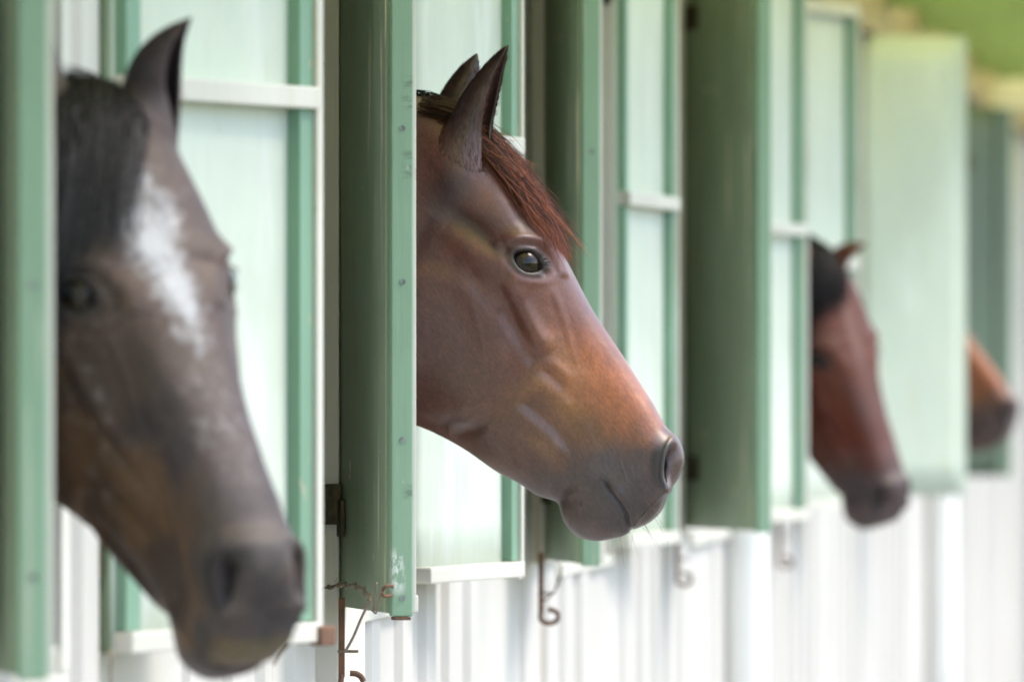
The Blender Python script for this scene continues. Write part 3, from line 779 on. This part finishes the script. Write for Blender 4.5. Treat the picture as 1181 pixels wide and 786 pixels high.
def coat_colors(px, py, w_, kind, nz):
    """coat colour (linear) from head coordinates, with some light and shade painted in"""
    P3 = np.stack([px / PXM, py / PXM, w_], -1)
    n1 = nz(P3, 9); n2 = nz(P3 + 3, 30); n3 = nz(P3 + 9, 120, 3)
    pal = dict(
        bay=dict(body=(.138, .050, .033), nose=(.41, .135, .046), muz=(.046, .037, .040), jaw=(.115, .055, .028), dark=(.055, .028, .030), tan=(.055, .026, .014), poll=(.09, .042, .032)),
        dark=dict(body=(.070, .042, .034), nose=(.054, .039, .043), muz=(.048, .042, .041), jaw=(.075, .045, .027), dark=(.032, .026, .030), tan=(.07, .04, .024), poll=(.036, .026, .025)),
        red=dict(body=(.115, .030, .015), nose=(.125, .030, .018), muz=(.06, .05, .055), jaw=(.13, .05, .03), dark=(.05, .028, .026), tan=(.2, .08, .04), poll=(.10, .045, .034)),
        chest=dict(body=(.30, .105, .035), nose=(.28, .09, .033), muz=(.07, .058, .06), jaw=(.33, .15, .055), dark=(.2, .09, .04), tan=(.4, .18, .06), poll=(.3, .12, .05)),
    )[kind]
    C = np.ones(px.shape + (3,)) * np.array(pal['body'])
    ax = (px - 510) * .56 + (py - 118) * .83           # distance along the face
    front = ((px - 510) * .83 - (py - 118) * .56)      # towards the nose line
    C = lerp(C, pal['poll'], sstep(ax, 70, -30))
    C = lerp(C, pal['jaw'], sstep(py - .45 * (px - 500), 330, 440) * .8 * sstep(px, 480, 560))
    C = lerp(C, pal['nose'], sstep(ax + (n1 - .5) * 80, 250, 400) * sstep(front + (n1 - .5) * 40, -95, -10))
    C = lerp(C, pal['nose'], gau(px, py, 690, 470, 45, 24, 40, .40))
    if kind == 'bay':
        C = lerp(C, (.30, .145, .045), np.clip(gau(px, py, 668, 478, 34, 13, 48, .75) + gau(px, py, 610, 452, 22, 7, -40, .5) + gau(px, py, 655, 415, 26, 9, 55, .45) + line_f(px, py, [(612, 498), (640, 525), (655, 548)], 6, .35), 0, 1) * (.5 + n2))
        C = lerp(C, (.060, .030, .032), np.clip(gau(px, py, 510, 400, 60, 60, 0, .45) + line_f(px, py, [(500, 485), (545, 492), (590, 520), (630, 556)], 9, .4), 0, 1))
    C = lerp(C, pal['tan'], np.clip(gau(px, py, 540, 256, 22, 9, 35, .9) + gau(px, py, 574, 286, 16, 5, 35, .6) + gau(px, py, 680, 492, 16, 11, 40, .5), 0, 1))
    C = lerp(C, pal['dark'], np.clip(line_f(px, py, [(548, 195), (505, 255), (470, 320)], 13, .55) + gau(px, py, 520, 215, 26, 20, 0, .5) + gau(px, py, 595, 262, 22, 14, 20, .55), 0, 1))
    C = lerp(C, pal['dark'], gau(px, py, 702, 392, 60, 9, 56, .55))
    r, _, _ = ell(px, py, EYEC[0], EYEC[1], 15, 10, 24)
    C = lerp(C, (.022, .018, .016), np.clip(np.exp(-.5 * (np.maximum(r - 1.15, 0) / .4) ** 2) * .92, 0, 1))
    mz = sstep(ax + (n1 - .5) * 80 + (n2 - .5) * 40 - .22 * front, 388, 486) * .92
    C = lerp(C, pal['muz'], mz); C = lerp(C, np.array(pal['muz']) * np.array((1.7, 1.35, 1.1)), mz * sstep(n2, .45, .65) * .6)
    ch = gau(px, py, 665, 590, 22, 26, 0, .6)
    C = lerp(C, (.085, .05, .036), ch * mz)
    if kind != 'chest':
        C = lerp(C, (.14, .12, .05) if kind == 'dark' else (.11, .09, .06), line_f(px, py, [(735, 606), (752, 600), (765, 584)], 7, .55))  # yellowish light along the lip edge put into the colour
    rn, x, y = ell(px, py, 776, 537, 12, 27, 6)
    C = lerp(C, (.016, .011, .011), (1 - sstep(rn + x * .05, .62, .95)))  # shade inside the nostril put into the colour
    C = lerp(C, (.085, .07, .075), gau(px, py, 764, 535, 4, 24, 6, .4))
    C = lerp(C, (.075, .070, .092), gau(px, py, 700, 528, 16, 14, 0, .5) * mz)  # bluish highlight on the muzzle put into the colour
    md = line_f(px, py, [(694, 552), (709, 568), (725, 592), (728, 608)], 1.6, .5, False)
    C = lerp(C, (.022, .017, .016), md)  # shade in the mouth crease put into the colour
    if kind == 'dark':           # star and stripe, roan flecks
        t = ax
        cen = .022 + (n1 - .5) * .03 + sstep(t, 130, 260) * -.022
        wid = .043 * np.exp(-.5 * ((t - 140) / 26) ** 2) + .020 * sstep(t, 130, 165) * sstep(t, 325, 235) - .02 * sstep(t, 270, 330) 
        m = sstep(wid - abs(w_ - cen) + (n3 - .5) * .035 + (n2 - .5) * .03, -.018, .020) * sstep(front, -60, -35) * sstep(t, 95, 120)
        m = m * (.78 + .22 * sstep(n2, .35, .6))
        C = lerp(C, (.40, .41, .45), m * .92)
        roan = sstep(n3, .58, .72) * sstep(n1, .42, .62) * sstep(t, 80, 150) * sstep(t, 420, 330) * .28
        C = lerp(C, (.26, .22, .22), roan); C = lerp(C, (.30, .29, .31), sstep(n3, .55, .75) * np.exp(-.5 * ((w_ - .0) / .022) ** 2) * sstep(t, 290, 330) * sstep(t, 460, 390) * sstep(front, -50, -25) * .35)
        C = lerp(C, (.17, .09, .04), sstep(nz(P3 + 21, 8), .50, .64) * sstep(front, 20, -50) * .45)
        C = lerp(C, (.028, .022, .026), sstep(nz(P3 + 41, 10), .52, .66) * .55 * (1 - m))
    if kind == 'red':
        m = sstep(.018 - abs(w_) + (n2 - .5) * .02, -.004, .012) * sstep(ax, 70, 110) * sstep(ax, 330, 200) * sstep(front, -60, -20)
        C = lerp(C, (.30, .19, .17), m * .35)
    return C * (.86 + .28 * n2)[..., None] * (.9 + .2 * n3)[..., None]

def make_horse(name_label, kind, place_px, y0, psi, pitch, roll, ears, hair, scale=1.0, fur=0, ndrop=0.0, NT=300, NQ=150, anchor=(789, 530, 0), seed=1):
    nz = VNoise(seed)
    tt, ln, th, q, P, W = build_grid(NT, NQ)
    px, py = P[..., 0], P[..., 1]
    u = (px - EYE[0]) / PXM; v = (EYE[1] - py) / PXM
    G = np.stack([u, W, v], -1); Nn = normals(G)
    if Nn[NT // 2, NQ // 2, 1] < 0: Nn = -Nn
    rel = relief(px, py) / 1000 * np.clip(np.sin(th) * 3.2 - .12, 0, 1)[None, :]
    rel += (nz(np.stack([u, v, W], -1), 14) - .5) * .004 * np.clip(np.sin(th) * 3, 0, 1)[None, :]
    D_ = G + Nn * rel[..., None]
    D_[:, 0, 1] = 0; D_[:, -1, 1] = 0; D_[:, 1:-1, 1] = np.maximum(D_[:, 1:-1, 1], .0015)
    Mi = D_.copy(); Mi[..., 1] *= -1
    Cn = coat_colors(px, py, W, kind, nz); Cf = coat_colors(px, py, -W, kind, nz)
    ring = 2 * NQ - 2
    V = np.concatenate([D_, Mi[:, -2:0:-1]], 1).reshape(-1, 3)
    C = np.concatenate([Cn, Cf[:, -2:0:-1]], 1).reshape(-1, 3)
    Fc = []
    for i in range(NT - 1):
        a = i * ring; b = a + ring
        for j in range(ring):
            k = (j + 1) % ring; Fc.append((a + j, b + j, b + k, a + k))
    Fc.append(tuple(range(ring))); Fc.append(tuple((NT - 1) * ring + j for j in range(ring))[::-1])
    # ears belong to the body mesh
    earcol = dict(bay=(.055, .026, .021), dark=(.042, .030, .032), red=(.12, .042, .026), chest=(.25, .1, .04))[kind]
    from mathutils import kdtree
    kd = kdtree.KDTree(len(V))
    for i_, c_ in enumerate(V): kd.insert(c_, i_)
    kd.balance(); HV = V; earhair = []; earmeta = []
    for e in ears:
        EV, EF, hs, inn = ear_geo(kd, HV, *e[:3], **(e[3] if len(e) > 3 else {}))
        off = len(V); earmeta.append((off, hs, np.array([kd.find(v_)[1] for v_ in EV]))); V = np.concatenate([V, EV]); Fc += [tuple(i + off for i in f) for f in EF]
        bc = np.array([C[kd.find(v_)[1]] for v_ in EV])
        ec = np.ones((len(EV), 3)) * np.array(earcol)
        if fur:
            re_ = np.random.RandomState(5); axv = np.array(e[1], float) - np.array(e[0], float); axv /= np.linalg.norm(axv)
            ov = np.array(e[2], float); ov -= axv * ov.dot(axv); ov /= np.linalg.norm(ov); rv, rf_, rc = [], [], []
            for q_ in range(900):
                i_ = re_.randint(5, 36); ed_ = re_.rand() < .5; p_ = EV[i_ * 60 + (0 if ed_ else 29)] * 1.0; mid_ = EV[i_ * 60 + (29 if ed_ else 0)]
                p_ = p_ + (EV[(i_ + 1) * 60 + (0 if ed_ else 29)] - p_) * re_.rand()
                dd = .35 * (mid_ - p_) / max(np.linalg.norm(mid_ - p_), 1e-6) + axv * (.5 + .3 * re_.rand()) + ov * (.35 * re_.rand()) + re_.randn(3) * .18
                ln_ = (.006 + .010 * re_.rand()) * (1 - .5 * i_ / 40); b0 = len(rv); sd_ = np.cross(dd, (.2, .9, .1)); sd_ /= np.linalg.norm(sd_)
                c_ = np.array((.16, .075, .04)) * re_.uniform(.4, 1.3)
                for t_ in (0, .5, 1):
                    r_ = .0003 * (1 - .8 * t_); cc_ = p_ + dd * ln_ * t_
                    for g in range(3): rv.append(cc_ + r_ * (math.cos(2.094 * g) * sd_ + math.sin(2.094 * g) * np.cross(dd, sd_))); rc.append(c_)
                for t_ in range(2):
                    for g in range(3):
                        x_ = b0 + t_ * 3 + g; y_ = b0 + t_ * 3 + (g + 1) % 3; rf_.append((x_, y_, y_ + 3, x_ + 3))
            hs2 = np.linspace(0, 1, 40); AV, AF, AC = [], [], []
            for q_ in range(6500):
                i_ = 4 + int(33 * re_.rand() ** 1.15); j_ = re_.randint(0, 29); f_ = re_.rand(); g_ = re_.rand()
                p_ = EV[i_ * 60 + j_] * (1 - f_) + EV[i_ * 60 + j_ + 1] * f_; p_ = p_ + (EV[(i_ + 1) * 60 + j_] - EV[i_ * 60 + j_]) * g_
                up_ = EV[(i_ + 2) * 60 + j_] - EV[i_ * 60 + j_]; up_ = up_ / max(np.linalg.norm(up_), 1e-6)
                tg_ = EV[i_ * 60 + j_ + 1] - EV[i_ * 60 + j_]; no_ = np.cross(tg_, up_); no_ /= max(np.linalg.norm(no_), 1e-6)
                cen_ = np.array(e[0]) + axv * .2 * hs2[i_]
                if no_.dot(p_ - cen_) < 0: no_ = -no_
                dd = up_ + re_.randn(3) * .12; ln_ = .005 + .006 * re_.rand()
                st_ = p_ - no_ * .0002; b0 = len(AV); sd_ = np.cross(dd, no_); sd_ /= max(np.linalg.norm(sd_), 1e-6)
                hfr = min(1, i_ / 16.); c_ = (bc[i_ * 60 + j_] * (1 - hfr) + np.array(earcol) * 1.25 * hfr) * re_.uniform(.85, 1.25) * (1 - .5 * max(0, hs2[i_] - .7) / .3)
                for t_ in (0, .5, 1):
                    r_ = .00014 * (1 - .75 * t_); cc_ = st_ + dd * ln_ * t_ + no_ * (.0002 + .0007 * t_)
                    for g in range(3): AV.append(cc_ + r_ * (math.cos(2.094 * g) * sd_ + math.sin(2.094 * g) * no_)); AC.append(c_)
                for t_ in range(2):
                    for g in range(3):
                        x_ = b0 + t_ * 3 + g; y_ = b0 + t_ * 3 + (g + 1) % 3; AF.append((x_, y_, y_ + 3, x_ + 3))
            nb = len(rv); rv += AV; rc += AC; rf_ += [tuple(q_ + nb for q_ in f_) for f_ in AF]
            earhair.append((np.array(rv), rf_, np.array(rc)))
        ec = lerp(ec, dict(bay=(.10, .048, .04), dark=(.055, .036, .03), red=(.15, .05, .033), chest=(.3, .12, .05))[kind], sstep(hs, .45, .1) * .9); ec = lerp(ec, (.02, .013, .012), sstep(hs, .75, 1) * .7)
        ec = lerp(ec, np.array(earcol) * .7, inn * .6)
        ec = lerp(ec, np.array(earcol) * 2.2, np.tile(np.r_[np.exp(-np.arange(30.) / 1.5) + np.exp(-np.arange(30.)[::-1] / 1.5), np.zeros(30)], 40) * sstep(hs, .1, .4) * .6)
        bw = sstep(hs, .38, .04)[:, None]; ec = ec * (1 - bw) + bc * bw
        C = np.concatenate([C, ec * (.82 + .36 * nz(EV * np.array([1, 1, .3]), 260, 2))[:, None]])
    rs = np.random.RandomState(seed + 5)
    tn = (tt - tt[0]) / (tt[-1] - tt[0])
    stv = np.interp(tt, ln, np.arange(len(ln)))         # station number per row
    Dm = np.concatenate([Mi[:, :0:-1], D_], 1); Nm = np.concatenate([(Nn * np.array([1, -1, 1]))[:, :0:-1], Nn], 1)
    thm = np.r_[-th[:0:-1], th]
    def surf(s, a):
        i = np.interp(s, stv, np.arange(NT)); j = np.interp(a, thm, np.arange(len(thm)))
        i0 = int(min(i, NT - 2)); j0 = int(min(j, len(thm) - 2)); fi, fj = i - i0, j - j0
        bl = lambda X: (X[i0, j0] * (1 - fi) * (1 - fj) + X[i0 + 1, j0] * fi * (1 - fj) + X[i0, j0 + 1] * (1 - fi) * fj + X[i0 + 1, j0 + 1] * fi * fj)
        p_, n_ = bl(Dm), bl(Nm)
        if abs(a) < .25: n_ = n_ * np.array([1, abs(a) / .25, 1]); n_ = n_ / max(np.linalg.norm(n_), 1e-6)
        return p_, n_
    # whiskers
    hv, hf, hc = [], [], []
    for k in range(26):
        s_ = 16.5 + rs.rand() * 7.5; a_ = (rs.choice([-1, 1])) * (1.2 + rs.rand() * 1.7)
        p_, n_ = surf(s_, a_); d = n_ + np.array([.5, 0, -.6]) * rs.rand() + rs.randn(3) * .25; L_ = .012 + .022 * rs.rand()
        b0 = len(hv)
        for i in range(4):
            t = i / 3; c_ = p_ + d * L_ * t + np.array([0, 0, -.006]) * t * t; rr = .0003 * (1 - .7 * t)
            for g in range(3): hv.append(c_ + rr * np.array([math.cos(2.094 * g), .3 * math.cos(2.094 * g), math.sin(2.094 * g)])); hc.append((.10, .08, .06))
        for i in range(3):
            for g in range(3):
                x = b0 + i * 3 + g; y_ = b0 + i * 3 + (g + 1) % 3; hf.append((x, y_, y_ + 3, x + 3))
    _, lx_, ly_ = ell(px, py, EYEC[0], EYEC[1], 1, 1, 24)
    lr = ((abs(lx_) / 18.5) ** 1.55 + (abs(ly_ + .5) / 12.0) ** 1.75) ** (1 / 1.65)
    li = np.argwhere((lr > 1.0) & (lr < 1.12) & (ly_ < -3.5))
    for k in range(110 if len(li) else 0):
        i_, j_ = li[rs.randint(len(li))]; p_ = D_[i_, j_]; d = Nn[i_, j_] * .8 + np.array([.35, 0, -.5]) + rs.randn(3) * .16; L_ = .006 + .006 * rs.rand(); sg_ = rs.choice([1, -1])
        b0 = len(hv)
        for i in range(4):
            t = i / 3; c_ = p_ + d * L_ * t + np.array([0, 0, .002]) * t * t; rr = .00032 * (1 - .7 * t)
            for g in range(3): hv.append((c_ + rr * np.array([math.cos(2.094 * g), .3 * math.cos(2.094 * g), math.sin(2.094 * g)])) * np.array([1, sg_, 1])); hc.append((.015, .012, .011))
        for i in range(3):
            for g in range(3):
                x = b0 + i * 3 + g; y_ = b0 + i * 3 + (g + 1) % 3; hf.append((x, y_, y_ + 3, x + 3))
    o5 = len(V); V = np.concatenate([V, np.array(hv)]); C = np.concatenate([C, np.array(hc)]); Fc += [tuple(q_ + o5 for q_ in f_) for f_ in hf]
    # where it stands
    f = PXM
    au, av = UV(*anchor[:2])
    A = bend(np.array([[au, anchor[2], av]]), psi, pitch, roll, ndrop=ndrop)[0] * scale
    T_ = np.array(at(place_px[0], place_px[1], y0 + A[1])) - A
    T_[1] = y0
    tr = lambda X: bend(X, psi, pitch, roll, ndrop=ndrop) * scale + T_
    root = empty('horse', (T_[0], T_[1], 0)); tag(root, name_label, 'horse', 'horses looking out of the stable windows')
    off = np.array([T_[0], T_[1], 0])
    Vw = tr(V) - off
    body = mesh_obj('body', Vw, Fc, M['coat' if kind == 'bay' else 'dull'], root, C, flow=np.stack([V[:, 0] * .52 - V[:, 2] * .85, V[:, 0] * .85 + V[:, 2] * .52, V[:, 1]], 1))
    # short coat hairs on the face that is seen close
    if fur > 1:
        rf = np.random.RandomState(seed + 77); nf = fur
        ii = rf.uniform(NT // 8, NT - 2, nf); jj = rf.uniform(2, NQ - 3, nf); side = np.where(rf.rand(nf) < .85, 1, -1)
        A = np.stack([np.gradient(D_, axis=0), np.gradient(D_, axis=1)]); ar = np.linalg.norm(np.cross(A[0], A[1]), axis=-1)
        i0 = ii.astype(int); j0 = jj.astype(int); keep = rf.rand(nf) < ar[i0, j0] / np.percentile(ar[NT // 8:], 93)
        rr_, _, _ = ell(px[i0, j0], py[i0, j0], EYEC[0], EYEC[1], 17, 12.5, 24); keep &= rr_ > 1.05
        rr_, _, _ = ell(px[i0, j0], py[i0, j0], 777, 536, 12, 29, 6); keep &= rr_ > 1; keep &= Nn[i0, j0, 1] > .55
        i0, j0, side = i0[keep], j0[keep], side[keep]; fi, fj = (ii[keep] - i0)[:, None], (jj[keep] - j0)[:, None]; nf = len(i0)
        bl = lambda X: X[i0, j0] * (1 - fi) * (1 - fj) + X[i0 + 1, j0] * fi * (1 - fj) + X[i0, j0 + 1] * (1 - fi) * fj + X[i0 + 1, j0 + 1] * fi * fj
        ND = normals(D_); ND = ND * np.sign((ND * Nn).sum(-1, keepdims=True)); P0, Nq, Cq = bl(D_), bl(ND), bl(Cn)
        fd = np.array([.50, 0, -.86]) + rf.randn(nf, 3) * .22
        fd -= Nq * (fd * Nq).sum(1)[:, None]; fd /= np.linalg.norm(fd, axis=1)[:, None]
        Lh = (.004 + .004 * rf.rand(nf))[:, None]; sd = np.cross(fd, Nq); rad_ = (.00012 + .00006 * rf.rand(nf))[:, None]
        tip = P0 + fd * Lh + Nq * (.0003 + .0008 * rf.rand(nf)[:, None]); midp = P0 + fd * Lh * .5 + Nq * .0007
        P0 = P0 - Nq * .0003
        vv = np.stack([P0 - sd * rad_, P0 + sd * rad_, P0 + Nq * rad_ * 1.6, midp - sd * rad_ * .8, midp + sd * rad_ * .8, midp + Nq * rad_ * 1.4, tip], 1)
        vv[..., 1] *= side[:, None]
        tri = np.array([(0, 1, 4, 3), (1, 2, 5, 4), (2, 0, 3, 5)]); tr3 = np.array([(3, 4, 6), (4, 5, 6), (5, 3, 6)])
        base_i = (np.arange(nf) * 7)[:, None, None]
        ff = (base_i + tri).reshape(-1, 4).tolist() + (base_i + tr3).reshape(-1, 3).tolist()
        cc = np.repeat((Cq * rf.uniform(.9, 1.2, nf)[:, None])[:, None], 7, 1).reshape(-1, 3)
        o_ = mesh_obj('coat_hair', tr(vv.reshape(-1, 3)) - off, ff, M['coat'], root, cc, smooth=False); o_['kind'] = 'stuff'
    vn = np.zeros(len(V) * 3, np.float32); body.data.vertex_normals.foreach_get('vector', vn); vn = vn.reshape(-1, 3)
    for o5_, hs5, near5 in earmeta:
        k5 = sstep(hs5, .50, .06)[:, None]; e5 = slice(o5_, o5_ + len(hs5))
        vn[e5] = vn[near5] * k5 + vn[e5] * (1 - k5)
    vn /= np.maximum(np.linalg.norm(vn, axis=1, keepdims=True), 1e-6)
    body.data.normals_split_custom_set_from_vertices(vn.tolist())
    for rv, rf_, rc in earhair:
        mesh_obj('ear_hair', tr(rv) - off, rf_, M['hair'], root, rc)['kind'] = 'stuff'
    # eyes
    ci = np.unravel_index(np.argmin((px - EYEC[0]) ** 2 + (py - EYEC[1]) ** 2), px.shape)
    for sgn in (1, -1):
        s0 = G[ci]; nn = Nn[ci]; c0 = s0 - nn * (.0215) + np.array([0, .0, 0])
        nU, nV = 40, 24; ev = []; ef = []; ec = []
        rad = .0245
        for a in range(nV + 1):
            for b in range(nU):
                t1 = math.pi * a / nV; t2 = 2 * math.pi * b / nU
                ev.append((math.sin(t1) * math.cos(t2), math.cos(t1), math.sin(t1) * math.sin(t2)))
        for a in range(nV):
            for b in range(nU):
                ef.append((a * nU + b, a * nU + (b + 1) % nU, (a + 1) * nU + (b + 1) % nU, (a + 1) * nU + b))
        ev = np.array(ev)
        lx = ev[:, 0] * .9 - ev[:, 2] * .42; lz = ev[:, 0] * .42 + ev[:, 2] * .9
        rp = np.sqrt((lx / .40) ** 2 + (lz / .22) ** 2); ri = np.sqrt(lx ** 2 + lz ** 2)
        ecl = lerp(np.ones((len(ev), 3)) * np.array((.006, .006, .008)), (.022, .012, .006), sstep(rp, .85, 1.1))
        ecl = lerp(ecl, (.010, .007, .006), sstep(ri, .6, .75)); ecl = lerp(ecl, (.08, .06, .05), sstep(ri, .92, .98))
        X = c0 + ev * rad
        # gaze along the local normal
        nrm = nn / np.linalg.norm(nn); t_ = np.cross(nrm, (0, 0, 1)); t_ /= np.linalg.norm(t_); bt = np.cross(t_, nrm)
        X = c0 + rad * (ev[:, 1:2] * nrm + ev[:, 0:1] * t_ * -1 + ev[:, 2:3] * bt)
        if sgn < 0: X = X * np.array([1, -1, 1])
        mesh_obj('eye', tr(X) - off, ef, M['eye'], root, ecl)
    # hair
    for hs_ in hair:
        hv, hf, hc = [], [], []
        clumps = [(rs.rand(), rs.randn() * .5) for _ in range(hs_.get('clumps', 40))]
        for k in range(hs_['n']):
            cl = clumps[rs.randint(len(clumps))]
            root_f = np.clip(cl[0] + rs.randn() * .07, 0, 1)
            s0 = hs_['s0'][0] + (hs_['s0'][1] - hs_['s0'][0]) * rs.rand()
            a0 = hs_['a0'][0] + (hs_['a0'][1] - hs_['a0'][0]) * root_f
            s1_ = hs_['s1'][0] + (hs_['s1'][1] - hs_['s1'][0]) * rs.beta(1.3, 1.2) + rs.randn() * .15
            a1 = hs_['a1'][0] + (hs_['a1'][1] - hs_['a1'][0]) * root_f + cl[1] * .05 + rs.randn() * .035
            lift = hs_['lift'] * (.15 + 1.0 * rs.rand()); fly = rs.rand() < hs_.get('fly', .04)
            K = 11; pts = []; flr = rs.rand(); wav = rs.randn() * .05; ph = rs.rand() * 6
            for i in range(K):
                t = i / (K - 1)
                s_ = s0 + (s1_ - s0) * t; a_ = a0 + (a1 - a0) * (t ** hs_.get('ap', 1.0)) + wav * math.sin(t * 5 + ph)
                p_, n_ = surf(s_, a_)
                hgt = lift * (math.sin(min(t * 2.0, 1.57)) * .9 + .1) * (1 - .7 * t * t) + .0012
                if fly: hgt += .030 * t ** 2.2 * flr + .004 * t
                pts.append(p_ + n_ * hgt)
            pts = np.array(pts); r0 = hs_.get('r', .0006) * (.7 + .6 * rs.rand())
            c_ = np.array(hs_['col'][0]) + (np.array(hs_['col'][1]) - np.array(hs_['col'][0])) * np.clip(.5 + rs.randn() * .22 + cl[1] * .6, 0, 1)
            if s0 < 5.8: c_ = c_ * (.25 + .75 * max(0, (s0 - 4.9) / .9))
            b0 = len(hv)
            for i in range(K):
                d = pts[min(i + 1, K - 1)] - pts[max(i - 1, 0)]; d = d / max(np.linalg.norm(d), 1e-9)
                aa = np.cross(d, (.3, .8, .2)); aa /= np.linalg.norm(aa); bb = np.cross(d, aa)
                rr = r0 * (1 - .8 * (i / (K - 1)) ** 2)
                for g in range(3):
                    an = 2.094 * g; hv.append(pts[i] + rr * (math.cos(an) * aa + math.sin(an) * bb)); hc.append(c_ * (1 + .5 * hs_.get('tip_backlight', 0) * i / K))  # paler tips stand for backlight, put into the strand colour
            for i in range(K - 1):
                for g in range(3):
                    a_ = b0 + i * 3 + g; c2 = b0 + i * 3 + (g + 1) % 3; hf.append((a_, c2, c2 + 3, a_ + 3))
        hv = np.array(hv)
        mesh_obj(hs_['name'], tr(hv) - off, hf, M['hair'], root, np.array(hc))
    return root

def E(px, py, w_): u, v = UV(px, py); return (u, w_, v)

# the sharp bay horse in profile
forelock_bay = dict(name='forelock', n=2400, s0=(4.5, 7.2), a0=(-.35, .48), s1=(6.9, 10.2), a1=(-.6, .48), lift=.019, r=.00055, col=((.030, .012, .011), (.38, .135, .062)), clumps=90, fly=.14, tip_backlight=2.0)
mane_bay = dict(name='mane', n=700, s0=(1.0, 5.3), a0=(-.25, .15), s1=(2.0, 6.0), a1=(-1.1, -.6), lift=.016, r=.0007, col=((.012, .009, .009), (.035, .022, .02)), clumps=60, fly=.06)
make_horse('sharp reddish brown bay horse in profile, head out of the second window, ears pricked', 'bay', (789, 530), 12.4, R(4), 0, 0,
    [(E(530, 190, .060), E(590.5, 55, .080), (.93, .24, .25), dict(width=.034, bow=.005)),
     (E(508, 165, -.05), E(546, 60, -.070), (.6, -.75, .2), dict(width=.030, bow=.006))],
    [forelock_bay, mane_bay], NT=440, NQ=210, seed=3, fur=1)

# dark horse with the blaze, turned towards the viewer
forelock_dark = dict(name='forelock', n=1800, s0=(4.6, 6.4), a0=(-.35, .7), s1=(7.4, 9.3), a1=(.28, 1.25), lift=.010, r=.0008, col=((.008, .007, .009), (.26, .24, .27)), clumps=34, fly=.03)
mane_dark = dict(name='mane', n=700, s0=(1.0, 5.2), a0=(-.2, .2), s1=(2.0, 6.0), a1=(.6, 1.1), lift=.02, r=.0009, col=((.012, .010, .011), (.05, .04, .042)), clumps=60)
make_horse('dark brown horse with a white star and stripe, out of focus in the left foreground', 'dark', (86, 340), 9.05, R(58), R(1), R(-4),
    [(E(512, 165, .055), E(520, 20, .085), (.9, .45, .2), dict(width=.036)),
     (E(530, 168, -.074), E(568, 82, -.100), (.75, -.6, .2), dict(width=.036))],
    [forelock_dark, mane_dark], NT=320, NQ=160, seed=11, anchor=(614.5, 303.5, .096), scale=1.02, ndrop=.075)

forelock_blk = dict(forelock_dark, n=1200, r=.0011, col=((.010, .008, .009), (.035, .024, .024)), s1=(6.3, 8.0), a1=(0, .9), lift=.007)
make_horse('reddish bay horse with black forelock, blurred, in front of the plain mint shutter', 'red', (943, 415), 20.1, R(50), R(16), R(-9),
    [(E(512, 165, .055), E(520, 20, .085), (.9, .45, .2)),
     (E(520, 165, -.070), E(570, 112, -.098), (.75, -.6, .2), dict(width=.026))],
    [forelock_blk, dict(mane_dark, n=300)], NT=220, NQ=110, seed=23, anchor=(614.5, 303.5, .096), scale=1.0)
make_horse('chestnut muzzle of the farthest horse, blurred, in front of the small dark green shutter', 'chest', (1176, 470), 24.0, R(14), R(-4), 0,
    [(E(520, 185, .06), E(560, 45, .08), (.75, .55, .45)), (E(508, 165, -.05), E(546, 60, -.07), (.6, -.75, .2))],
    [dict(forelock_bay, n=400, r=.001), dict(mane_dark, n=200)], NT=200, NQ=100, seed=31)
